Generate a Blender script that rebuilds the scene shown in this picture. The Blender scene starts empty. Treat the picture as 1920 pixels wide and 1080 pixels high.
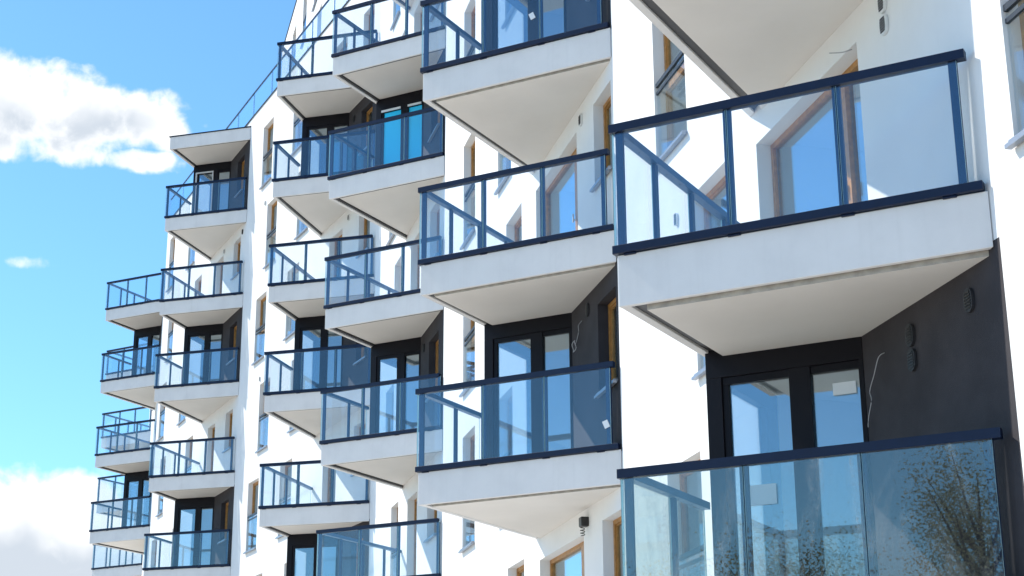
import bpy, bmesh, math, random
from mathutils import Vector, Matrix
random.seed(7)
sc = bpy.context.scene
COL = sc.collection
R = math.radians

# ------------------------------------------------------------------ camera
H = 1.65                                   # eye height above the ground
cam_d = bpy.data.cameras.new('camera'); cam = bpy.data.objects.new('camera', cam_d); COL.objects.link(cam)
cam_d.sensor_width = 36; cam_d.lens = 3096.2 / 1920 * 36
cam_d.clip_start = 0.1; cam_d.clip_end = 5000
PIT, ROLL = 0.30750, 0.005542
cy_, sy_ = math.cos(PIT), math.sin(PIT); cr, sr = math.cos(ROLL), math.sin(ROLL)
X_ = Vector((1, 0, 0)); V_ = Vector((0, -sy_, cy_)); F_ = Vector((0, cy_, sy_))
right = X_ * cr - V_ * sr; up = X_ * sr + V_ * cr
m = Matrix((right, up, -F_)).transposed().to_4x4(); m.translation = Vector((0, 0, H))
cam.matrix_world = m
sc.camera = cam
sc.render.resolution_x = 1024; sc.render.resolution_y = 576

# ------------------------------------------------------------------ light and exposure
SUN = Vector((-0.629, 0.322, 0.707)).normalized()
sun_d = bpy.data.lights.new('sun', 'SUN'); sun = bpy.data.objects.new('sun', sun_d); COL.objects.link(sun)
sun_d.energy = 4.2; sun_d.angle = R(0.55); sun_d.color = (1.0, 0.955, 0.88)
sun.rotation_euler = (-SUN).to_track_quat('-Z', 'Y').to_euler(); sun.location = (-60, 30, 80)
sc.view_settings.view_transform = 'Standard'; sc.view_settings.look = 'None'
sc.view_settings.exposure = 0.54; sc.view_settings.gamma = 1

world = bpy.data.worlds.new('World'); sc.world = world; world.use_nodes = True
NT = world.node_tree; NT.nodes.clear()


class G:
    """small helper to write node maths"""
    def __init__(s, nt): s.nt = nt
    def n(s, t, **k):
        x = s.nt.nodes.new(t)
        for a, b in k.items(): setattr(x, a, b)
        return x
    def put(s, sock, v):
        if isinstance(v, bpy.types.NodeSocket): s.nt.links.new(v, sock)
        elif v is not None: sock.default_value = v
    def m(s, op, a, b=None, c=None, clamp=False):
        x = s.n('ShaderNodeMath', operation=op); x.use_clamp = clamp
        s.put(x.inputs[0], a); s.put(x.inputs[1], b)
        if c is not None: s.put(x.inputs[2], c)
        return x.outputs[0]
    def ss(s, v, lo, hi, a=0.0, b=1.0):
        x = s.n('ShaderNodeMapRange', interpolation_type='SMOOTHSTEP')
        s.put(x.inputs[0], v)
        for i, q in zip((1, 2, 3, 4), (lo, hi, a, b)): s.put(x.inputs[i], q)
        return x.outputs[0]
    def noise(s, vec, scale, detail=4, rough=.5, dist=0.0):
        x = s.n('ShaderNodeTexNoise'); s.put(x.inputs['Vector'], vec)
        x.inputs['Scale'].default_value = scale; x.inputs['Detail'].default_value = detail
        x.inputs['Roughness'].default_value = rough; x.inputs['Distortion'].default_value = dist
        return x.outputs[0]
    def mix(s, f, a, b, mode='MIX'):
        x = s.n('ShaderNodeMix', data_type='RGBA', blend_type=mode)
        s.put(x.inputs[0], f)
        for sock, v in ((x.inputs[6], a), (x.inputs[7], b)):
            if isinstance(v, tuple) and len(v) == 3: v = (*v, 1)
            s.put(sock, v)
        return x.outputs[2]


def build_world():
    g = G(NT)
    sky = g.n('ShaderNodeTexSky', sky_type='NISHITA'); sky.sun_disc = False
    sky.sun_elevation = R(45); sky.sun_rotation = math.atan2(SUN.x, SUN.y)
    sky.air_density = 1.0; sky.dust_density = 0.25; sky.ozone_density = 2.5
    tint = g.mix(1.0, sky.outputs[0], SKY_TINT, 'MULTIPLY')
    tc = g.n('ShaderNodeTexCoord'); sx = g.n('ShaderNodeSeparateXYZ'); NT.links.new(tc.outputs['Generated'], sx.inputs[0])
    az = g.m('MULTIPLY', g.m('ARCTAN2', sx.outputs[0], sx.outputs[1]), 57.2958)
    el = g.m('MULTIPLY', g.m('ARCSINE', sx.outputs[2]), 57.2958)
    cv = g.n('ShaderNodeCombineXYZ'); g.put(cv.inputs[0], az); g.put(cv.inputs[1], el); uv = cv.outputs[0]
    # puffs: azimuth, elevation, half width, half height (degrees), weight
    puffs = [(-18.6, 23.0, 4.1, 1.75, 1.0), (-15.6, 22.75, 2.6, 1.55, .95), (-13.3, 22.9, 1.7, 1.15, 1.0), (-13.6, 21.55, 1.8, .55, .8),
             (-16.2, 21.7, 2.2, .7, .8), (-19.5, 21.8, 3.0, .9, .9), (-17.2, 17.85, 2.1, .46, .27), (-11.6, 22.9, .9, .28, .30),
             (-17.8, 7.6, 4.2, 2.9, 1.5), (-15.0, 8.9, 2.4, 1.9, 1.35), (-13.5, 6.5, 4.0, 3.2, 1.5),
             # others round the horizon, out of this view
             (-95, 24, 14, 4, .9), (-130, 40, 12, 4, .8), (60, 20, 16, 4, .9), (150, 16, 20, 4.5, .9), (110, 34, 10, 3, .8)]
    field = None
    for a, e, rx, ry, w in puffs:
        dx = g.m('DIVIDE', g.m('SUBTRACT', az, a), rx); dy = g.m('DIVIDE', g.m('SUBTRACT', el, e), ry)
        q = g.m('SUBTRACT', w, g.m('ADD', g.m('MULTIPLY', dx, dx), g.m('MULTIPLY', dy, dy)))
        field = q if field is None else g.m('MAXIMUM', field, q)
    n1 = g.noise(uv, .8, 11, .53, .2); n2 = g.noise(uv, .45, 3, .5)
    f = g.m('ADD', field, g.m('MULTIPLY', g.m('SUBTRACT', n1, .52), 2.1))
    mask = g.ss(f, -.05, .6)
    # grey bellies: the thick lower half of each cloud
    thr = g.m('ADD', g.m('MULTIPLY', g.m('GREATER_THAN', el, 15.0), 14.55), 8.8)
    vv = g.m('ADD', g.m('SUBTRACT', el, thr), g.m('MULTIPLY', g.m('SUBTRACT', n2, .5), 3.0))
    belly = g.m('MULTIPLY', g.ss(vv, -.9, .9, 1.0, 0.0), g.ss(f, .2, 1.0))
    up_ = g.m('GREATER_THAN', el, 15.0)
    fr_ = g.m('MULTIPLY', g.ss(el, 20.9, 21.9), g.ss(az, -14.4, -12.4, 1.0, .25))
    belly = g.m('MULTIPLY', belly, g.m('ADD', g.m('MULTIPLY', up_, fr_), g.m('SUBTRACT', 1.0, up_)))
    ccol = g.mix(belly, CLOUD_LIT, CLOUD_BELLY)
    col = g.mix(mask, tint, ccol)
    bg = g.n('ShaderNodeBackground'); bg.inputs[1].default_value = SKY_STR
    NT.links.new(col, bg.inputs[0])
    out = g.n('ShaderNodeOutputWorld'); NT.links.new(bg.outputs[0], out.inputs[0])


SKY_STR = 0.128
SKY_TINT = (0.69, 1.04, 1.23)
CLOUD_LIT = (6.6, 6.65, 6.7)
CLOUD_BELLY = (3.7, 4.1, 4.6)
build_world()


# ------------------------------------------------------------------ materials
def mat(name, col, rough=.8, metal=0.0, var=0.0, vscale=3.0, bump=0.0, bscale=60.0, spec=.5, coat=0.0, streak=0.0):
    mt = bpy.data.materials.new(name); mt.use_nodes = True; nt = mt.node_tree; g = G(nt)
    b = nt.nodes['Principled BSDF']
    b.inputs['Base Color'].default_value = (*col, 1); b.inputs['Roughness'].default_value = rough
    b.inputs['Metallic'].default_value = metal; b.inputs['Specular IOR Level'].default_value = spec
    if coat: b.inputs['Coat Weight'].default_value = coat
    tc = g.n('ShaderNodeTexCoord'); obj = tc.outputs['Object']
    if var or streak:
        n = g.noise(obj, vscale, 6, .6)
        f = g.ss(n, .3, .7)
        lo = tuple(c * (1 - var) for c in col); hi = tuple(min(1, c * (1 + var * .6)) for c in col)
        c = g.mix(f, lo, hi)
        if streak:
            mp = g.n('ShaderNodeMapping'); mp.inputs['Scale'].default_value = (6, 6, .25); nt.links.new(obj, mp.inputs[0])
            st = g.ss(g.noise(mp.outputs[0], 1.4, 5, .6), .52, .78)
            c = g.mix(g.m('MULTIPLY', st, streak), c, tuple(q * .55 for q in col))
        nt.links.new(c, b.inputs['Base Color'])
    if bump:
        bp = g.n('ShaderNodeBump'); bp.inputs['Strength'].default_value = bump; bp.inputs['Distance'].default_value = .004
        nt.links.new(g.noise(obj, bscale, 5, .65), bp.inputs['Height']); nt.links.new(bp.outputs[0], b.inputs['Normal'])
    return mt


def glass(name, tint, refl=.10, boost=.6, rcol=(1, 1, 1), dirt=0.0, rough=0.0, wave=0.0):
    mt = bpy.data.materials.new(name); mt.use_nodes = True; nt = mt.node_tree; nt.nodes.clear(); g = G(nt)
    tr = g.n('ShaderNodeBsdfTransparent'); tr.inputs[0].default_value = (*tint, 1)
    gl = g.n('ShaderNodeBsdfGlossy'); gl.inputs[0].default_value = (*rcol, 1); gl.inputs['Roughness'].default_value = rough
    ge = g.n('ShaderNodeNewGeometry'); dt = g.n('ShaderNodeVectorMath', operation='DOT_PRODUCT')
    nt.links.new(ge.outputs['Normal'], dt.inputs[0]); nt.links.new(ge.outputs['Incoming'], dt.inputs[1])
    c1 = g.m('SUBTRACT', 1.0, g.m('ABSOLUTE', dt.outputs['Value']), clamp=True)
    f = g.m('ADD', g.m('MULTIPLY', g.m('POWER', c1, 5.0), boost), refl, clamp=True)   # Schlick, same from both sides
    tc = g.n('ShaderNodeTexCoord')
    if wave:
        bp = g.n('ShaderNodeBump'); bp.inputs['Strength'].default_value = wave; bp.inputs['Distance'].default_value = .02
        nt.links.new(g.noise(tc.outputs['Object'], .9, 2, .4), bp.inputs['Height']); nt.links.new(bp.outputs[0], gl.inputs['Normal'])
    mx = g.n('ShaderNodeMixShader'); g.put(mx.inputs[0], f); nt.links.new(tr.outputs[0], mx.inputs[1]); nt.links.new(gl.outputs[0], mx.inputs[2])
    outp = mx.outputs[0]
    if dirt:
        df = g.n('ShaderNodeBsdfDiffuse'); df.inputs[0].default_value = (.62, .64, .62, 1)
        o = tc.outputs['Object']
        mp = g.n('ShaderNodeMapping'); mp.inputs['Scale'].default_value = (1, 1, .35); nt.links.new(o, mp.inputs[0])
        a = g.ss(g.noise(mp.outputs[0], 2.2, 9, .72, .8), .5, .74); b = g.ss(g.noise(o, 38, 4, .7), .45, .72)
        c = g.ss(g.noise(o, 140, 2, .5), .66, .74)
        mm = g.m('MULTIPLY', g.m('ADD', g.m('MULTIPLY', a, g.m('ADD', b, .35)), g.m('MULTIPLY', c, .5)), dirt, clamp=True)
        m2 = g.n('ShaderNodeMixShader'); g.put(m2.inputs[0], mm); nt.links.new(outp, m2.inputs[1]); nt.links.new(df.outputs[0], m2.inputs[2]); outp = m2.outputs[0]
    out = g.n('ShaderNodeOutputMaterial'); nt.links.new(outp, out.inputs[0])
    return mt


M = dict(
    plaster=mat('white_plaster', (.78, .765, .745), .9, var=.05, vscale=.7, bump=.35, bscale=90, spec=.2, streak=.05),
    dark=mat('charcoal_plaster', (.043, .038, .042), .85, var=.25, vscale=1.2, bump=.5, bscale=90, spec=.3),
    fascia=mat('fascia_panel', (.735, .715, .695), .75, var=.06, vscale=1.6, bump=.15, bscale=50, spec=.3, streak=.10),
    soffit=mat('soffit_render', (.73, .69, .64), .9, var=.035, vscale=.9, bump=.2, bscale=80, spec=.2),
    concrete=mat('raw_concrete_edge', (.40, .365, .32), .9, var=.2, vscale=9),
    liner=mat('edge_seal', (.035, .033, .035), .5),
    trim=mat('edge_flashing', (.50, .49, .47), .5, var=.08),
    deck=mat('deck_tile', (.42, .41, .39), .8, var=.1),
    rail=mat('navy_rail', (.002, .008, .032), .4, metal=.1, spec=.4, var=.15, vscale=8),
    post=mat('navy_post', (.006, .026, .088), .4, metal=.1, spec=.4, var=.12, vscale=8),
    siderail=mat('side_rail_sheen', (.035, .085, .18), .32, metal=.35, spec=.6, var=.15, vscale=8),  # paler than the front rail: light reflected by its underside is in the colour
    frame=mat('black_frame', (.005, .0045, .008), .5, spec=.2),
    wood=mat('oiled_wood', (.43, .20, .05), .45, var=.25, vscale=14, bump=.1),
    sill=mat('zinc_sill', (.30, .32, .36), .4, metal=.5, var=.1),
    room=mat('room_plaster', (.70, .70, .68), .9, var=.03),
    cap=mat('metal_cap', (.03, .04, .055), .4, metal=.5),
    roof=mat('roof_gravel', (.35, .34, .32), .9, var=.2, vscale=20),
    vent=mat('white_vent', (.70, .70, .69), .6), ventd=mat('dark_vent', (.02, .02, .024), .6),
    paper=mat('paper_sticker', (.70, .73, .75), .7), cable=mat('cable_sheath', (.42, .41, .42), .6),
    lamp=mat('black_lamp', (.012, .011, .011), .4), slot=mat('slot', (.03, .03, .035), .8),
    gray=mat('light_frame', (.55, .56, .58), .4),
    railglass=glass('balustrade_glass', (.95, .975, .985), .07, .9, (.82, .94, 1.0)),
    dirtyglass=glass('dusty_balustrade_glass', (.86, .89, .87), .11, .9, (.92, .96, .94), dirt=.40, rough=.010),
    pane=glass('window_glass', (.88, .94, .98), .22, 1.0, (.86, .96, 1.0), wave=.02),
    cyan=mat('door_film', (.02, .62, 1.0), .25, spec=.6), gedge=mat('glass_edge', (.45, .72, .74), .3),
)


# ------------------------------------------------------------------ mesh and object helpers
WO = {}                                    # world origin of every object built


def put(o, name, origin, parent):
    COL.objects.link(o); o.name = name
    origin = Vector(origin); WO[o] = origin
    if parent is not None:
        o.parent = parent; o.location = origin - WO[parent]
    else:
        o.location = origin
    return o


def empty(name, origin, parent=None):
    o = bpy.data.objects.new(name, None); o.empty_display_size = .3
    return put(o, name, origin, parent)


def tag(o, label=None, cat=None, group=None, kind=None):
    for k, v in (('label', label), ('category', cat), ('group', group), ('kind', kind)):
        if v: o[k] = v
    return o


class MB:
    def __init__(s): s.bm = bmesh.new(); s.mi = 0
    def face(s, pts):
        f = s.bm.faces.new([s.bm.verts.new(p) for p in pts]); f.material_index = s.mi; return f
    def prism(s, poly, z0, z1):
        """poly: world xy list; z0/z1 floats"""
        b = [s.bm.verts.new((x, y, z0)) for x, y in poly]; t = [s.bm.verts.new((x, y, z1)) for x, y in poly]
        n = len(b); fs = [s.bm.faces.new(b[::-1]), s.bm.faces.new(t)]
        for i in range(n): fs.append(s.bm.faces.new((b[i], b[(i + 1) % n], t[(i + 1) % n], t[i])))
        for f in fs: f.material_index = s.mi
        s.last = fs
        return s
    def box(s, P, x0, x1, y0, y1, z0, z1):
        return s.prism([P(x0, y0), P(x1, y0), P(x1, y1), P(x0, y1)], z0, z1)
    def tube(s, pts, r, seg=6):
        pts = [Vector(p) for p in pts]; rings = []
        for i, p in enumerate(pts):
            d = (pts[min(i + 1, len(pts) - 1)] - pts[max(i - 1, 0)]).normalized()
            a = d.orthogonal().normalized() if abs(d.z) > .95 else d.cross(Vector((0, 0, 1))).normalized(); b = d.cross(a)
            rr = r[i] if isinstance(r, (list, tuple)) else r
            rings.append([s.bm.verts.new(p + (a * math.cos(t) + b * math.sin(t)) * rr) for t in [2 * math.pi * j / seg for j in range(seg)]])
        for i in range(len(rings) - 1):
            for j in range(seg):
                f = s.bm.faces.new((rings[i][j], rings[i][(j + 1) % seg], rings[i + 1][(j + 1) % seg], rings[i + 1][j])); f.material_index = s.mi
        s.bm.faces.new(rings[0][::-1]); s.bm.faces.new(rings[-1])
        return s
    def build(s, name, mats, parent, origin, bevel=0, smooth=False, recalc=True):
        if recalc: bmesh.ops.recalc_face_normals(s.bm, faces=s.bm.faces[:])
        o0 = Vector(origin)
        for v in s.bm.verts: v.co -= o0
        me = bpy.data.meshes.new(name); s.bm.to_mesh(me); s.bm.free()
        for q in (mats if isinstance(mats, (list, tuple)) else [mats]): me.materials.append(q)
        if smooth:
            for p in me.polygons: p.use_smooth = True
        o = bpy.data.objects.new(name, me); put(o, name, origin, parent)
        if bevel:
            b = o.modifiers.new('bevel', 'BEVEL'); b.width = bevel; b.segments = 2; b.limit_method = 'ANGLE'
        return o


def copy_tree(o, parent, dz=0.0):
    c = o.copy(); COL.objects.link(c); c.parent = parent; WO[c] = WO[o] + Vector((0, 0, dz))
    c.location = WO[c] - WO[parent] if dz else o.location
    for ch in o.children:
        if ch.name in bpy.data.objects and ch is not c:
            d = ch.copy(); COL.objects.link(d); d.parent = c; WO[d] = WO[ch] + Vector((0, 0, dz))
    return c


# ------------------------------------------------------------------ measured layout of the block
Z0, T, HR = 1.450 + H, 0.45, 1.178         # level of floor 0, slab depth, top of handrail above the slab
fl = lambda k: Z0 + 3 * k
LL = dict(A=(.886, 13.135), B=(-1.302, 22.372), C=(-4.06, 34.35), D=(-6.507, 42.103), E=(-11.86, 53.163), F=(-16.423, 63.907), G=(-18.87, 74.27))
RR = dict(A=(3.604, 11.644), B=(1.406, 20.888), C=(-1.423, 32.913), D=(-3.608, 41.308), E=(-8.92, 52.302), F=(-13.828, 62.601), G=(-16.30, 72.76))
LL = {k: Vector(v) for k, v in LL.items()}; RR = {k: Vector(v) for k, v in RR.items()}
ORDER = 'ABCDEFG'
DARK = dict(A=(0, 2), B=(1, 3), C=(2, 4), D=(1, 3, 5), E=(2, 4, 6), F=(3, 5), G=(4, 6))
SLABS = dict(A=(0, 1, 2, 3), B=(1, 2, 3, 4), C=(1, 2, 3, 4, 5, 6), D=(2, 3, 4, 5, 6), E=(2, 3, 4, 5, 6), F=(3, 4, 5, 6), G=(3, 4, 5, 6))
ROOMD = 1.74                               # depth of the glazed corner behind the balcony front

block = empty('apartment_building', (-3.6, 41.3, 0))
tag(block, 'white apartment block with stacked triangular balconies, navy glass railings and charcoal recesses', 'building')


class Wall:
    """vertical wall line: s metres along, d metres inward"""
    def __init__(s, P, Q):
        s.P = P; s.len = (Q - P).length; s.w = (Q - P) / s.len; s.n = Vector((-s.w.y, s.w.x))   # n: outward (left)
    def pt(s, a, d=0.0):
        q = s.P + s.w * a - s.n * d
        return (q.x, q.y)


walls = {}
for a, b in zip(ORDER, ORDER[1:]): walls[a] = Wall(RR[a], RR[b])
walls['G'] = Wall(RR['G'], RR['G'] + walls['F'].w * 10)
assert walls['A'].n.x < 0


class Bay:
    """balcony frame: x from the wall corner along the front, y inward"""
    def __init__(s, k):
        s.k = k; s.R = RR[k]; s.l = (LL[k] - RR[k]).length; s.p = (LL[k] - RR[k]) / s.l
        s.q = Vector((-s.p.y, s.p.x))
        if s.q.dot(walls[k].w) < 0: s.q = -s.q
        w = walls[k].w; s.m = w.dot(s.q) / w.dot(s.p)          # wall: y = m x
        s.sap = math.hypot(s.l, s.l * s.m); s.xw = ROOMD / s.m; s.sw = math.hypot(s.xw, ROOMD)
    def P(s, x, y):
        v = s.R + s.p * x + s.q * y
        return (v.x, v.y)


bays = {k: Bay(k) for k in ORDER}


# ------------------------------------------------------------------ balconies
def balcony(bay, k, dark, dirty=False, rails=True):
    P, l, mm = bay.P, bay.l, bay.m; z = fl(k); zb = z - T
    o = (*P(l, 0), zb)
    mb = MB(); mb.mi = 0
    mb.prism([P(0.012, 0), P(l, 0), P(l, .05), P(.05 / mm, .05)], zb, z)                        # front fascia
    mb.prism([P(l - .085, .05), P(l, .05), P(l, l * mm), P(l - .085, (l - .085) * mm)], zb + .004, z - .004)   # side fascia
    mb.mi = 1
    mb.prism([P(.088 / mm, .088), P(l - .135, .088), P(l - .135, (l - .135) * mm)], zb + .075, z - .03)   # concrete core and deck
    s = mb.build('balcony', [M['fascia'], M['deck']], block, o, bevel=.007)
    gp = .225 if bay.k == 'A' else .19
    if bay.k in 'AB':                          # near stacks: the rendered underside hangs just below the fascia
        mb = MB(); mb.prism([P(.075 / mm, .075), P(l - gp, .075), P(l - gp, (l - gp) * mm)], zb - (.04 if bay.k == 'A' else .025), zb + .072); mb.last[2].material_index = 1
    else:
        mb = MB(); mb.prism([P(.11 / mm, .11), P(l - .145, .11), P(l - .145, (l - .145) * mm)], zb + .062, zb + .072)
    mb.build('soffit', [M['soffit'], M['concrete']], s, o)
    mb = MB()
    if bay.k not in 'AB': mb.prism([P(.052 / mm, .051), P(l - .086, .051), P(l - .086, .084), P(.086 / mm, .084)], zb + .003, z - .05)
    ge = gp - .002 if bay.k in 'AB' else .134
    mb.prism([P(l - ge, .0885), P(l - .086, .0885), P(l - .086, (l - .086) * mm - .02), P(l - ge, (l - ge) * mm - .02)], zb + .028, zb + .074)
    mb.build('edge_seal', M['liner'], s, o)
    if not rails: return s
    D = (ROOMD if dark else l * mm) - .01      # where the side railing ends
    mb = MB(); mb.box(P, .085, l + .035, -.045, .035, z + HR - .075, z + HR)
    mb.mi = 1; mb.box(P, l - .045, l + .035, .035, D, z + HR - .065, z + HR - .001); mb.mi = 2
    for i in range(int(D / .3)): mb.box(P, l - .012, l + .0, .2 + i * .3, .212 + i * .3, z + HR - .068, z + HR - .0649)   # screws
    mb.build('handrail', [M['rail'], M['siderail'], M['liner']], s, o, bevel=.006 if D > 9 else 0)
    mb = MB(); mb.box(P, .04, l + .03, -.04, .04, z + .005, z + .08)
    mb.box(P, l - .05, l + .03, .04, D, z + .005, z + .079)
    for x in (.3, 1.1, 2.05, l - .12): mb.box(P, x - .055, x + .055, -.02, .03, z - .012, z + .005)     # feet under the base rail
    mb.build('base_rail', M['rail'], s, o, bevel=.005)
    fx = [l - .045, l - 1.03, l - 1.97, l - 2.91]
    for i, x in enumerate(fx):
        w = .034
        mb = MB(); mb.box(P, x - w, x + w, -.004, .03, z + .08, z + HR - .075); mb.build('post', M['post'], s, o)
    ys = ([.98] if dark else [.82, 1.66, 2.5])
    for y in ys:
        mb = MB(); mb.box(P, l - .03, l + .004, y - .031, y + .031, z + .08, z + HR - .075); mb.build('post', M['post'], s, o)
    gm = M['dirtyglass'] if dirty else M['railglass']
    xs = [l + .02, l - 1.03, l - 1.97, l - 2.95]
    for a, b in zip(xs, xs[1:]):
        mb = MB(); mb.box(P, b + .006, a - .006, -.022, -.010, z + .07, z + HR - .06)
        for i in (3, 5): mb.last[i].material_index = 1
        mb.build('glass_panel', [gm, M['gedge']], s, o)
    ye = [0.0] + ys + [D]
    for a, b in zip(ye, ye[1:]):
        mb = MB(); mb.box(P, l + .010, l + .022, a + .006, b - .006, z + .07, z + HR - .06)
        for i in (2, 4): mb.last[i].material_index = 1
        mb.build('glass_panel', [gm, M['gedge']], s, o)
    return s


def glazed_corner(bay, k, film=False, light=False):
    """projecting glazed corner room on the charcoal floors: two-leaf door to the front, window to the side"""
    P, l, mm = bay.P, bay.l, bay.m; z = fl(k) - .02; zt = fl(k + 1) - T + .06
    x0, x1 = bay.xw, l - .05; y0 = ROOMD; ya = (l - .05) * mm; o = (*P(x1, y0), z)
    fr = MB(); f = .10                        # frame depth
    B = lambda a, b, c, d, e, g: fr.box(P, a, b, c, d, e, g)
    hd = .30
    B(x0 + .003, x1, y0, y0 + f, zt - hd, zt)                           # head
    B(x0 + .003, x1, y0 + .003, y0 + f, z, z + .16)                     # threshold
    B(x1 - .15, x1, y0, y0 + .15, z + .16, zt - hd)                     # outer corner post
    B(x0 + .003, x0 + .05, y0, y0 + f, z + .16, zt - hd)                # jamb at the wall
    xm = x0 + (x1 - x0) * .40
    B(xm - .10, xm + .10, y0 + .004, y0 + f, z + .16, zt - hd)          # meeting stiles
    B(xm + .10, x1 - .15, y0 + .02, y0 + f - .01, zt - hd - .07, zt - hd); B(xm + .10, x1 - .15, y0 + .02, y0 + f - .01, z + .16, z + .25)
    B(x0 + .05, xm - .10, y0 + .02, y0 + f - .01, zt - hd - .07, zt - hd); B(x0 + .05, xm - .10, y0 + .02, y0 + f - .01, z + .16, z + .25)
    B(x1 - .21, x1 - .15, y0 + .02, y0 + f - .01, z + .25, zt - hd - .07)
    # side window
    B(x1 - f, x1, y0 + .15, ya, zt - hd, zt); B(x1 - f, x1, y0 + .15, ya, z, z + .3)
    B(x1 - f, x1, ya - .32, ya - .02, z + .3, zt - hd); B(x1 - f + .01, x1 - .01, y0 + .15, y0 + .21, z + .3, zt - hd)
    c = fr.build('glazed_corner', M['frame'], block, o, bevel=.004)
    if light:
        mb = MB(); mb.box(P, x1 - .155, x1 - .10, y0 - .03, y0 - .004, z + .18, zt - hd); mb.box(P, xm + .08, xm + .12, y0 - .03, y0 + .0, z + .18, zt - hd)
        mb.box(P, xm + .12, x1 - .155, y0 - .03, y0 - .004, zt - hd - .05, zt - hd); mb.build('open_leaf_frame', M['gray'], c, o)
    pm = M['cyan'] if film else M['pane']
    mb = MB(); mb.box(P, xm + .08, x1 - .19, y0 + .045, y0 + .06, z + .2, zt - hd - .03); mb.build('pane', pm, c, o)
    mb = MB(); mb.box(P, x0 + .04, xm - .08, y0 + .045, y0 + .06, z + .2, zt - hd - .03); mb.build('pane', pm, c, o)
    mb = MB(); mb.box(P, x1 - .055, x1 - .04, y0 + .19, ya - .30, z + .27, zt - hd + .02); mb.build('pane', M['pane'], c, o)
    if film:
        mb = MB(); mb.box(P, xm + .1, x1 - .16, y0 - .02, y0 + .0, zt - hd - .06, zt - hd - .01); mb.box(P, x0 + .06, xm - .1, y0 - .02, y0 + .0, zt - hd - .06, zt - hd - .01)
        mb.build('blind', M['paper'], c, o)
    # the room behind
    W = walls[bay.k]; q = lambda x, y: P(x, y)
    a0 = P(x0 + .01, y0 + f + .002); a1 = P(x1 - f - .002, y0 + f + .002); a2 = P(x1 - f - .002, ya - .02)
    b2 = W.pt(bay.sap + .25, 3.4); b1 = W.pt(bay.sw - .1, 3.4); b0 = W.pt(bay.sw, .02)
    zl, zh = z + .03, zt - .12
    mb = MB()
    a2i = W.pt(bay.sap - .15, .03)
    foot = [a0, a1, a2, a2i, b2, b1, b0]
    mb.face([(x, y, zl) for x, y in foot]); mb.face([(x, y, zh) for x, y in foot])
    for (u, v) in ((2, 3), (3, 4), (4, 5), (5, 6), (6, 0)):
        mb.face([(*foot[u], zl), (*foot[v], zl), (*foot[v], zh), (*foot[u], zh)])
    mb.build('room', M['room'], c, o)
    return c


# ------------------------------------------------------------------ wall openings
def window(W, s0, s1, z0, z1, juliet=True, lining='plaster'):
    o = (*W.pt(s1, 0), z0); d = .15
    bx = lambda mb, a, b, c, e, f, g: mb.box(W.pt, a, b, c, e, f, g)
    mb = MB(); t = .06
    bx(mb, s0 - .02, s0 + t, d, d + .07, z0 - .02, z1 + .02); bx(mb, s1 - t, s1 + .02, d, d + .07, z0 - .02, z1 + .02)
    bx(mb, s0 + t, s1 - t, d, d + .07, z1 - t, z1 + .02); bx(mb, s0 + t, s1 - t, d, d + .07, z0 - .02, z0 + t)
    zm = z0 + (z1 - z0) * .5
    if juliet: bx(mb, s0 + t, s1 - t, d + .003, d + .067, zm - .05, zm + .04)
    # sash inside the frame
    u = .025
    for (za, zb) in (((z0 + t, zm - .05), (zm + .04, z1 - t)) if juliet else ((z0 + t, z1 - t),)):
        bx(mb, s0 + t, s0 + t + u, d + .02, d + .06, za, zb); bx(mb, s1 - t - u, s1 - t, d + .02, d + .06, za, zb)
        bx(mb, s0 + t + u, s1 - t - u, d + .02, d + .06, zb - u, zb); bx(mb, s0 + t + u, s1 - t - u, d + .02, d + .06, za, za + u)
    w = mb.build('window', M['wood'], block, o)
    mb = MB(); bx(mb, s0 + t, s1 - t, d + .035, d + .045, z0 + t, z1 - t); mb.build('pane', M['pane'], w, o)
    mb = MB(); bx(mb, s0 + .004, s1 - .004, -.055, d - .002, z0 + .004, z0 + .03); bx(mb, s0 - .02, s1 + .02, -.075, -.02, z0 - .03, z0 + .003)
    mb.build('sill', M['sill'], w, o)
    if juliet:
        mb = MB(); bx(mb, s0 + .004, s1 - .004, .02, .06, zm + .0, zm + .055); bx(mb, s0 + .004, s1 - .004, .025, .055, zm - .10, zm - .06); mb.build('guard_rail', M['cap'], w, o)
        mb = MB(); bx(mb, s0 + .006, s1 - .006, .035, .047, z0 + .06, zm + .0); mb.build('guard_glass', M['railglass'], w, o)
    mb = MB(); rm(mb, W, s0, s1, z0, z1, d + .072); mb.build('room', M['room'], w, o)
    return w


def rm(mb, W, s0, s1, z0, z1, d):
    a, b, D = s0 - .03, s1 + .03, 2.6; zl, zh = z0 - .04, z1 + .04
    c = [(W.pt(a, d)), (W.pt(b, d)), (W.pt(b, D)), (W.pt(a, D))]
    for u, v in ((1, 2), (2, 3), (3, 0)): mb.face([(*c[u], zl), (*c[v], zl), (*c[v], zh), (*c[u], zh)])
    mb.face([(*p, zl) for p in c]); mb.face([(*p, zh) for p in c])


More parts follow.
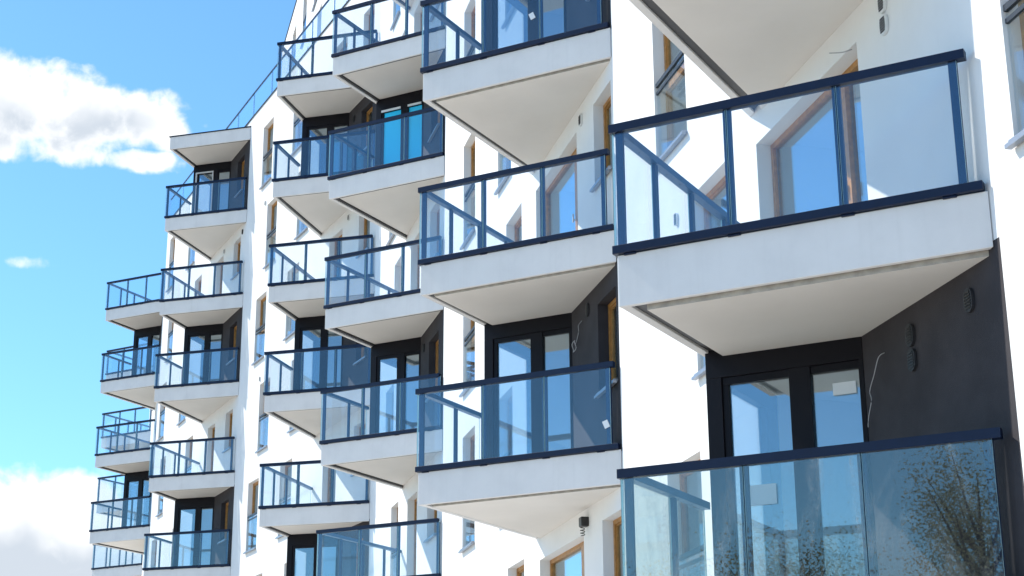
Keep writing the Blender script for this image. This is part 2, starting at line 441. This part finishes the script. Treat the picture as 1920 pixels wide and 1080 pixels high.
def door(W, s0, s1, z0, z1, mull=None):
    o = (*W.pt(s1, 0), z0); d = .16
    bx = lambda mb, a, b, c, e, f, g: mb.box(W.pt, a, b, c, e, f, g)
    mb = MB(); t = .06
    bx(mb, s0 - .02, s0 + t, d, d + .08, z0, z1 + .02); bx(mb, s1 - t, s1 + .02, d, d + .08, z0, z1 + .02)
    bx(mb, s0 + t, s1 - t, d, d + .08, z1 - t, z1 + .02); bx(mb, s0 + t, s1 - t, d, d + .08, z0, z0 + .1)
    if mull: bx(mb, mull - .08, mull + .08, d - .01, d + .078, z0 + .1, z1 - t)
    w = mb.build('balcony_door', M['wood'], block, o)
    if mull:
        for a, b in ((s0 + t, mull - .08), (mull + .08, s1 - t)):
            p = MB(); bx(p, a, b, d + .035, d + .045, z0 + .1, z1 - t); p.build('pane', M['pane'], w, o)
        p = MB(); bx(p, mull + .01, mull + .035, d - .07, d - .05, z0 + 1.0, z0 + 1.13); bx(p, mull + .015, mull + .03, d - .05, d - .01, z0 + 1.03, z0 + 1.05); p.build('handle', M['gray'], w, o)
    else:
        p = MB(); bx(p, s0 + t, s1 - t, d + .035, d + .045, z0 + .1, z1 - t); p.build('pane', M['pane'], w, o)
        p = MB(); bx(p, s0 + .03, s0 + .055, d - .06, d - .04, z0 + 1.0, z0 + 1.13); bx(p, s0 + .035, s0 + .05, d - .04, d, z0 + 1.03, z0 + 1.05); p.build('handle', M['gray'], w, o)
    p = MB(); rm(p, W, s0, s1, z0, z1, d + .082); p.build('room', M['room'], w, o)
    return w


def facade(key, W, s0, s1, zb, zt, openings, darks=(), voids=(), name='facade_wall'):
    """one wall sheet with real openings and reveals"""
    S = sorted({round(v, 4) for v in [s0, s1] + [q for o in openings for q in o[:2]] + [q for o in darks for q in o[:2]] + [q for o in voids for q in o[:2]] if s0 <= v <= s1})
    Zs = sorted({round(v, 4) for v in [zb, zt] + [q for o in openings for q in o[2:4]] + [q for o in darks for q in o[2:4]] + [q for o in voids for q in o[2:4]] if zb <= v <= zt})
    wm = MB(); dms = [MB() for _ in darks]
    inn = lambda r, a, b: r[0] - 1e-4 <= a <= r[1] + 1e-4 and r[2] - 1e-4 <= b <= r[3] + 1e-4
    for a, b in zip(S, S[1:]):
        for c, d in zip(Zs, Zs[1:]):
            u, v = (a + b) / 2, (c + d) / 2
            if any(inn(o, u, v) for o in openings) or any(inn(o, u, v) for o in voids): continue
            k = next((dms[i] for i, o in enumerate(darks) if inn(o, u, v)), wm)
            k.face([(*W.pt(a), c), (*W.pt(b), c), (*W.pt(b), d), (*W.pt(a), d)])
    for o in openings:
        a, b, c, d = o[:4]; u, v = (a + b) / 2, (c + d) / 2
        k = next((dms[i] for i, q in enumerate(darks) if inn(q, u, v)), wm); D = .24
        k.face([(*W.pt(a), c), (*W.pt(a, D), c), (*W.pt(a, D), d), (*W.pt(a), d)]); k.face([(*W.pt(b), c), (*W.pt(b, D), c), (*W.pt(b, D), d), (*W.pt(b), d)])
        k.face([(*W.pt(a), d), (*W.pt(a, D), d), (*W.pt(b, D), d), (*W.pt(b), d)]); k.face([(*W.pt(a), c), (*W.pt(a, D), c), (*W.pt(b, D), c), (*W.pt(b), c)])
    for k in [wm] + dms: bmesh.ops.remove_doubles(k.bm, verts=k.bm.verts[:], dist=1e-4)
    org = (*W.pt(s0), zb)
    w = wm.build(name, M['plaster'], block, org, recalc=False)
    for dm, q in zip(dms, darks): dm.build('charcoal_wall', M['dark'], block, (*W.pt(q[0]), q[2]), recalc=False)
    return w


# windows: wall, s0, s1, floor (full height with glass guard)
WIN = dict(
    A=[(6.58, 7.74, 0), (6.58, 7.74, 2), (5.4, 6.55, 1), (-1.6, -.41, 1), (-1.6, -.41, 0), (-1.6, -.41, 2), (6.58, 7.74, 4), (5.4, 6.55, 3)],
    B=[(9.2, 10.32, k) for k in range(0, 6)] + [(5.4, 6.56, 0), (5.4, 6.56, 2), (5.4, 6.56, 4), (6.15, 7.2, 1), (6.15, 7.2, 3)],
    C=[(4.78, 5.7, 1), (4.95, 5.78, 3), (4.85, 5.75, 5), (5.6, 6.65, 2), (5.6, 6.65, 4), (5.6, 6.65, 6)],
    D=[(9.6, 10.68, 2), (9.6, 10.68, 4), (9.6, 10.68, 6), (8.85, 9.9, 1), (8.85, 9.9, 3), (8.85, 9.9, 5), (6.4, 7.5, 2), (6.4, 7.5, 4), (6.4, 7.5, 6), (5.7, 6.78, 1), (5.7, 6.78, 3), (5.7, 6.78, 5)],
    E=[(10.07, 10.92, 2), (10.07, 10.92, 4), (10.07, 10.88, 6), (9.5, 10.3, 1), (9.5, 10.3, 3), (9.5, 10.35, 5), (6.85, 7.85, 2), (6.85, 7.88, 4), (6.8, 7.85, 6), (5.6, 6.58, 3), (5.6, 6.58, 5)],
    F=[(6.2, 7.2, 3), (6.2, 7.2, 5)],
    G=[])
TOPZ = dict(A=31.9 + H, B=31.9 + H, C=31.9 + H, D=22.72 + H, E=22.72 + H, F=19.3 + H, G=19.3 + H)
RWIN = dict(B=(.1, .98), C=(.5, 1.5), D=(.45, 1.3), E=(.62, 1.45))
DOOR = dict(A=(2.02, 4.5, 2.72), B=(1.9, 4.4, 2.5), C=(2.62, 3.7, None), D=(2.62, 3.7, None), E=(2.72, 3.62, None), F=(2.6, 3.6, None))
for key in ORDER:
    W, by = walls[key], bays[key]
    ops, darks, voids = [], [], []
    kmax = {'A': 3, 'B': 4, 'C': 6, 'D': 6, 'E': 6, 'F': 5, 'G': 6}[key]
    for (a, b, k) in WIN[key]: ops.append((a, b, fl(k) + .2, fl(k) + 2.37, 'w'))
    for k in SLABS[key]:
        if k > kmax: continue
        if k in DARK[key]:
            if fl(k + 1) - T + .06 > TOPZ[key]: continue
            z1 = fl(k + 1) - T + .055
            darks.append(((-.07 if key == 'A' else 0), by.sw, fl(k) - .02, z1)); voids.append((by.sw, by.sap - .1, fl(k) - .02, z1))
        elif key in DOOR:
            a, b, mu = DOOR[key]; ops.append((a, b, fl(k) + .0, fl(k) + 2.2, 'd', mu))
        if key in RWIN and not (key == 'F'):
            a, b = RWIN[key]; ops.append((a, b, fl(k) + .93, fl(k) + 2.24, 'r'))
    # charcoal corners below the lowest slab that is in view
    for k in DARK[key]:
        if k not in SLABS[key]:
            z1 = fl(k + 1) - T + .055
            darks.append((0, by.sw, fl(k) - .02, z1)); voids.append((by.sw, by.sap - .1, fl(k) - .02, z1))
            if key in RWIN: a, b = RWIN[key]; ops.append((a, b, fl(k) + .93, fl(k) + 2.24, 'r'))
    if key == 'B':
        a, b, mu = DOOR['B']; ops.append((a, b, fl(0), fl(0) + 2.2, 'd', mu)); ops.append((.1, .98, fl(0) + .93, fl(0) + 2.24, 'r'))
    s_lo = -5.0 if key == 'A' else 0.0
    facade(key, W, s_lo, W.len if key != 'G' else 6, 0, TOPZ[key], ops, darks, voids)
    for q in ops:
        if q[2] > 31: continue
        if q[4] == 'w': window(W, *q[:4])
        elif q[4] == 'r': window(W, *q[:4], juliet=False)
        else: door(W, *q[:4], q[5])

# balconies and glazed corners floor by floor; one of each kind is built, the others are copies
for key in ORDER:
    by = bays[key]; proto = {}
    for k in SLABS[key]:
        dk = k in DARK[key]
        special = (key == 'A' and k == 0)
        if dk not in proto or special:
            b = balcony(by, k, dk, dirty=special)
            if not special: proto[dk] = (b, k)
        else:
            src, k0 = proto[dk]; b = copy_tree(src, block, 3.0 * (k - k0))
        tag(b, group='triangular balconies of the apartment block')
        if special: tag(b, 'balcony with dusty, scratched glass at the lower right')
        if (key, k) in (('B', 1), ('B', 3)): stick = stick + [(b, by, k)] if key == 'B' and k == 3 else [(b, by, k)]
    rp = None
    for k in DARK[key]:
        if fl(k + 1) - T + .06 > TOPZ[key]: continue
        film = (key, k) == ('C', 4); light = (key, k) == ('E', 6)
        if rp is None or film or light:
            c = glazed_corner(by, k, film, light)
            if not (film or light): rp = (c, k)
        else: c = copy_tree(rp[0], block, 3.0 * (k - rp[1]))
        if film: tag(c, 'glazed corner with bright cyan protective film on its door')
        if light: tag(c, 'glazed corner with a pale grey open door leaf')

# paper tags stuck askew on two glass panels of the second stack
for b, by, k in stick:
    z = fl(k); cx, cz = (.208, .347) if k == 1 else (1.237, .47); o = (*by.P(cx, 0), z); mb = MB()
    q = [(cx + .055 * math.cos(t) + .02 * math.sin(t), z + cz + .075 * math.sin(t)) for t in (.5, 2.2, 3.64, 5.34)]
    for d in (-.027, -.024): mb.face([(*by.P(x, d), zz) for x, zz in q])
    mb.build('sticker', M['paper'], b, o)

# canopy slab over the top balcony of the fifth stack
c = balcony(bays['E'], 7, False, rails=False); c.name = 'roof_canopy'
mb = MB(); P, l, mm = bays['E'].P, bays['E'].l, bays['E'].m
mb.prism([P(-.02, -.03), P(l + .03, -.03), P(l + .03, l * mm + .02)], fl(7) + .003, fl(7) + .035); mb.build('metal_cap', M['cap'], c, WO[c])

# ------------------------------------------------------------------ roofs, tower, parapets
tower = Wall(RR['D'], RR['D'] + walls['C'].w * 25.5)
tops = [(2.6, 3.8, 7), (6.5, 7.7, 7), (9.5, 10.6, 7), (12.6, 13.7, 8), (16.2, 17.3, 8), (17.1, 18.25, 9), (13.9, 15.0, 9), (20.4, 21.6, 9), (21.0, 22.2, 8), (10.2, 11.3, 9), (5.4, 6.5, 8)]
tops = [(a, b, fl(k) + .2, fl(k) + 2.37, 'w') for a, b, k in tops]
facade('tower', tower, 0, 25.5, 22.4 + H, 31.9 + H, tops)
for q in tops: window(tower, *q[:4])


def off(W, s, d): return W.pt(s, d)


inner = [off(walls['A'], -5, 14), off(walls['C'], 0, 14), off(tower, 0, 14), off(tower, 25.5, 14)]
mb = MB()
poly = [walls['A'].pt(-5), tuple(RR['B']), tuple(RR['C']), tuple(RR['D']), tower.pt(25.5), inner[3], inner[2], inner[1], inner[0]]
mb.face([(x, y, 31.6 + H) for x, y in poly]); mb.build('roof', M['roof'], block, (*tuple(RR['C']), 31.6 + H))
mb = MB()
for a, b in ((tower.pt(25.5), inner[3]), (inner[3], inner[2]), (inner[2], inner[1]), (inner[1], inner[0]), (inner[0], walls['A'].pt(-5))):
    mb.face([(*a, 0), (*b, 0), (*b, 31.9 + H), (*a, 31.9 + H)])
mb.build('rear_wall', M['plaster'], block, (*inner[2], 0), recalc=False)
mb = MB()
lowp = [tuple(RR['D']), tuple(RR['E']), tuple(RR['F']), walls['E'].pt(walls['E'].len, 9), walls['D'].pt(2, 9)]
mb.face([(x, y, 22.4 + H) for x, y in lowp]); mb.build('roof_terrace', M['roof'], block, (*tuple(RR['E']), 22.4 + H))
mb = MB(); a, b = tuple(RR['F']), walls['E'].pt(walls['E'].len, 9); mb.face([(*a, 0), (*b, 0), (*b, 22.7 + H), (*a, 22.7 + H)])
mb.build('end_wall', M['plaster'], block, (*a, 0), recalc=False)
mb = MB(); g6 = walls['G'].pt(6); g7 = walls['G'].pt(6, 12); f7 = walls['F'].pt(0, 12)
mb.face([(*p, 19.0 + H) for p in (tuple(RR['F']), tuple(RR['G']), g6, g7, f7)]); mb.build('roof', M['roof'], block, (*tuple(RR['G']), 19 + H))
mb = MB(); mb.face([(*g6, 0), (*g7, 0), (*g7, 19.3 + H), (*g6, 19.3 + H)]); mb.face([(*g7, 0), (*f7, 0), (*f7, 19.3 + H), (*g7, 19.3 + H)])
mb.build('end_wall', M['plaster'], block, (*g6, 0), recalc=False)
mb = MB()
for W, a, b, z in ((walls['D'], 0, walls['D'].len, 22.72), (walls['E'], 0.0, walls['E'].len + .05, 22.72), (walls['F'], 0.05, walls['F'].len, 19.3), (walls['G'], 0, 6, 19.3)):
    mb.box(W.pt, a, b, -.035, .25, z + H, z + H + .035)
mb.box(tower.pt, .05, 25.55, -.035, .25, 31.9 + H, 31.94 + H); mb.build('parapet_cap', M['cap'], block, (*tuple(RR['E']), 22.7 + H))

rl = None
for W in (walls['D'], walls['E']):
    z = 22.76 + H; o = (*W.pt(0), z); n = 6; st = W.len / n
    mb = MB(); mb.box(W.pt, .02, W.len - .02, .03, .075, z + .93, z + .975); r_ = mb.build('terrace_railing', M['rail'], block, o)
    for i in range(n):
        mb = MB(); mb.box(W.pt, i * st + .035, (i + 1) * st - .015, .04, .052, z + .0, z + .935); mb.build('glass_panel', M['railglass'], r_, o)
        mb = MB(); mb.box(W.pt, i * st, i * st + .03, .06, .09, z - .02, z + .93); mb.build('post', M['post'], r_, o)

# ------------------------------------------------------------------ small fittings on the walls
def vent(W, s, z, dark=False, r=.066):
    """round-ended air grille: oval plate with slots"""
    o = (*W.pt(s), z); mb = MB(); n = 20; rings = []
    for d in (-.028, -.002):
        rings.append([mb.bm.verts.new((*W.pt(s + r * math.cos(t), d), z + r * math.sin(t) + (.03 if math.sin(t) > 0 else -.03))) for t in [2 * math.pi * j / n for j in range(n)]])
    mb.bm.faces.new(rings[0]); mb.bm.faces.new(rings[1][::-1])
    for j in range(n): mb.bm.faces.new((rings[0][j], rings[0][(j + 1) % n], rings[1][(j + 1) % n], rings[1][j]))
    v = mb.build('air_vent', M['ventd' if dark else 'vent'], block, o)
    mb = MB()
    for i in range(6):
        zz = z - .06 + i * .024; w = r * .72 * math.sqrt(max(.15, 1 - ((zz - z) / .11) ** 2)); mb.box(W.pt, s - w, s + w, -.034, -.0285, zz - .007, zz + .007)
    mb.build('slots', M['slot' if not dark else 'lamp'], v, o)


wA, wB = walls['A'], walls['B']
for z in (6.74, 6.53): vent(wA, 1.44, z + H)
vent(wA, 1.42, 3.71 + H, True); vent(wA, 1.42, 3.50 + H, True); vent(wA, .43, 3.71 + H, True)
vent(wB, 1.61, 9.72 + H, False, .07); vent(wB, 1.45, 6.75 + H, True, .07); vent(wA, 7.05, 6.72 + H, False, .05)
vent(walls['D'], 2.1, 15.8 + H, False, .07); vent(walls['D'], 1.9, 18.7 + H, True, .08)
vent(walls['E'], .42, 18.78 + H, True, .06); vent(walls['E'], 2.6, 18.75 + H, False, .07); vent(walls['C'], 2.0, 12.8 + H, False, .07); vent(walls['C'], 2.0, 9.7 + H, True, .07)
vent(walls['D'], 9.9, 13.0 + H, False, .05); vent(walls['D'], 10.1, 18.95 + H, False, .05)


def cable(W, pts, name='hanging_cable', r=.004):
    P3 = [Vector((*W.pt(s, -d), z + H)) for s, z, d in pts]; out = []
    for i in range(len(P3) - 1):                                   # Catmull-Rom
        p0, p1, p2, p3 = P3[max(i - 1, 0)], P3[i], P3[i + 1], P3[min(i + 2, len(P3) - 1)]
        for j in range(5):
            t = j / 5; out.append(.5 * ((2 * p1) + (p2 - p0) * t + (2 * p0 - 5 * p1 + 4 * p2 - p3) * t * t + (-p0 + 3 * p1 - 3 * p2 + p3) * t ** 3))
    out.append(P3[-1]); mb = MB(); mb.tube(out, r, 6); return mb.build(name, M['cable'], block, tuple(P3[0]), smooth=True)


cable(wA, [(1.93, 3.70, .0), (1.95, 3.66, .05), (2.02, 3.52, .07), (2.16, 3.42, .05), (2.12, 3.33, .06), (2.22, 3.20, .05), (2.24, 3.12, .05)])
cable(wB, [(1.79, 6.69, .0), (1.80, 6.62, .05), (1.76, 6.52, .06), (1.84, 6.44, .06), (1.90, 6.37, .07)])
cb = [(1.98 + .075 * math.cos(t), 6.36 + .085 * math.sin(t), .07 + .012 * math.sin(3 * t)) for t in [i * .6 for i in range(24)]]
cable(wB, cb, 'cable_coil', .005)
cable(wA, [(2.12, 6.62, .0), (2.16, 6.60, .08), (2.26, 6.63, .16)], 'wire_stub', .006)
mb = MB(); o = (*wB.pt(1.7), 3.72 + H); mb.box(wB.pt, 1.62, 1.76, -.11, -.001, 3.72 + H, 3.85 + H); la = mb.build('wall_lamp', M['lamp'], block, o, bevel=.01)
mb = MB()
mb.tube([(*wB.pt(1.60 + .025 * math.cos(t), -.10 - .03 * math.sin(t)), 3.70 + H - .006 * t) for t in [i * .5 for i in range(40)]], .006, 5); mb.build('cable_coil', M['lamp'], la, o)
# papers left on the panes of the right-hand glazed corner
by = bays['A']; z = fl(0); xm = by.xw + (by.l - .05 - by.xw) * .40
mb = MB(); mb.box(by.P, by.xw + .09, by.xw + .30, ROOMD + .03, ROOMD + .034, z + 2.02, z + 2.13); mb.build('sticker', M['paper'], block, (*by.P(by.xw + .2, ROOMD), z + 2.02))
mb = MB(); mb.box(by.P, xm + .28, xm + .58, ROOMD + .03, ROOMD + .034, z + 1.12, z + 1.30); mb.build('sticker', M['paper'], block, (*by.P(xm + .5, ROOMD), z + 1.1))

# ------------------------------------------------------------------ ground
g = bpy.data.materials.new('ground'); g.use_nodes = True; gg = G(g.node_tree); b = g.node_tree.nodes['Principled BSDF']
tc = gg.n('ShaderNodeTexCoord'); c = gg.mix(gg.ss(gg.noise(tc.outputs['Object'], .6, 8, .6), .35, .65), (.46, .41, .33), (.56, .51, .43)); g.node_tree.links.new(c, b.inputs['Base Color']); b.inputs['Roughness'].default_value = .95
mb = MB(); mb.face([(-1500, -1500, 0), (1500, -1500, 0), (1500, 1500, 0), (-1500, 1500, 0)])
tag(mb.build('ground', g, None, (0, 0, 0)), kind='structure')
pv = mat('pavement', (.48, .46, .43), .9, var=.08, vscale=2)
mb = MB(); pp = [walls['A'].pt(-5, -.01), tuple(RR['B'] + walls['A'].n * .01), tuple(RR['D'] + walls['A'].n * .01), tuple(RR['F'] + walls['D'].n * .01)]
qq = [walls['F'].pt(0, -6), walls['D'].pt(0, -6), walls['A'].pt(9, -6), walls['A'].pt(-5, -6)]
mb.prism(pp + qq, .004, .12); tag(mb.build('pavement', pv, None, (0, 0, 0)), kind='structure')

# ------------------------------------------------------------------ trees across the street, mirrored in the lower glass
leafm = mat('tree_leaves', (.34, .31, .15), .7, var=.4, vscale=1.5); barkm = mat('tree_bark', (.10, .075, .05), .9, var=.3, vscale=6)


def tree(x, y, h, seed, label):
    rnd = random.Random(seed); t = empty('tree', (x, y, 0)); tag(t, label, 'tree', 'trees across the street')
    mb = MB(); mb.tube([(x, y, 0), (x + .1, y, h * .3), (x - .1, y + .1, h * .6), (x, y, h * .9)], [.28, .2, .12, .03], 8)
    tips = []
    for i in range(44):
        a = rnd.uniform(0, 6.28); z0 = h * rnd.uniform(.22, .75); ln = h * rnd.uniform(.16, .30) * (1.15 - z0 / h * .7)
        p1 = Vector((x + math.cos(a) * ln * .5, y + math.sin(a) * ln * .5, z0 + ln * .55)); p2 = Vector((x + math.cos(a) * ln, y + math.sin(a) * ln, z0 + ln * 1.3))
        mb.tube([(x, y, z0), p1, p2], [.07, .045, .012], 5); tips += [p1, p2, (p1 + p2) / 2]
    mb.build('trunk', barkm, t, (x, y, 0))
    mb = MB()
    for p in tips + [Vector((x, y, h * .9))]:
        for i in range(230):
            c = p + Vector((rnd.gauss(0, .5), rnd.gauss(0, .5), rnd.gauss(0, .65))); u = Vector((rnd.gauss(0, 1), rnd.gauss(0, 1), rnd.gauss(0, 1))).normalized(); v = u.orthogonal().normalized(); s = rnd.uniform(.03, .06)
            mb.face([c - u * s, c + v * s * .6, c + u * s, c - v * s * .6])
    mb.build('crown', leafm, t, (x, y, 0), recalc=False)


tree(-24, -19, 12.4, 1, 'tall loose-leaved tree across the street from the near balcony')
tree(-20.5, -22.5, 10.5, 2, 'shorter bushy tree beside the tall one across the street')
tree(-28, -14.5, 10.0, 3, 'broad tree farthest from the street, left of the tall one')
tree(-32, -11, 9.0, 4, 'small tree at the end of the row across the street')
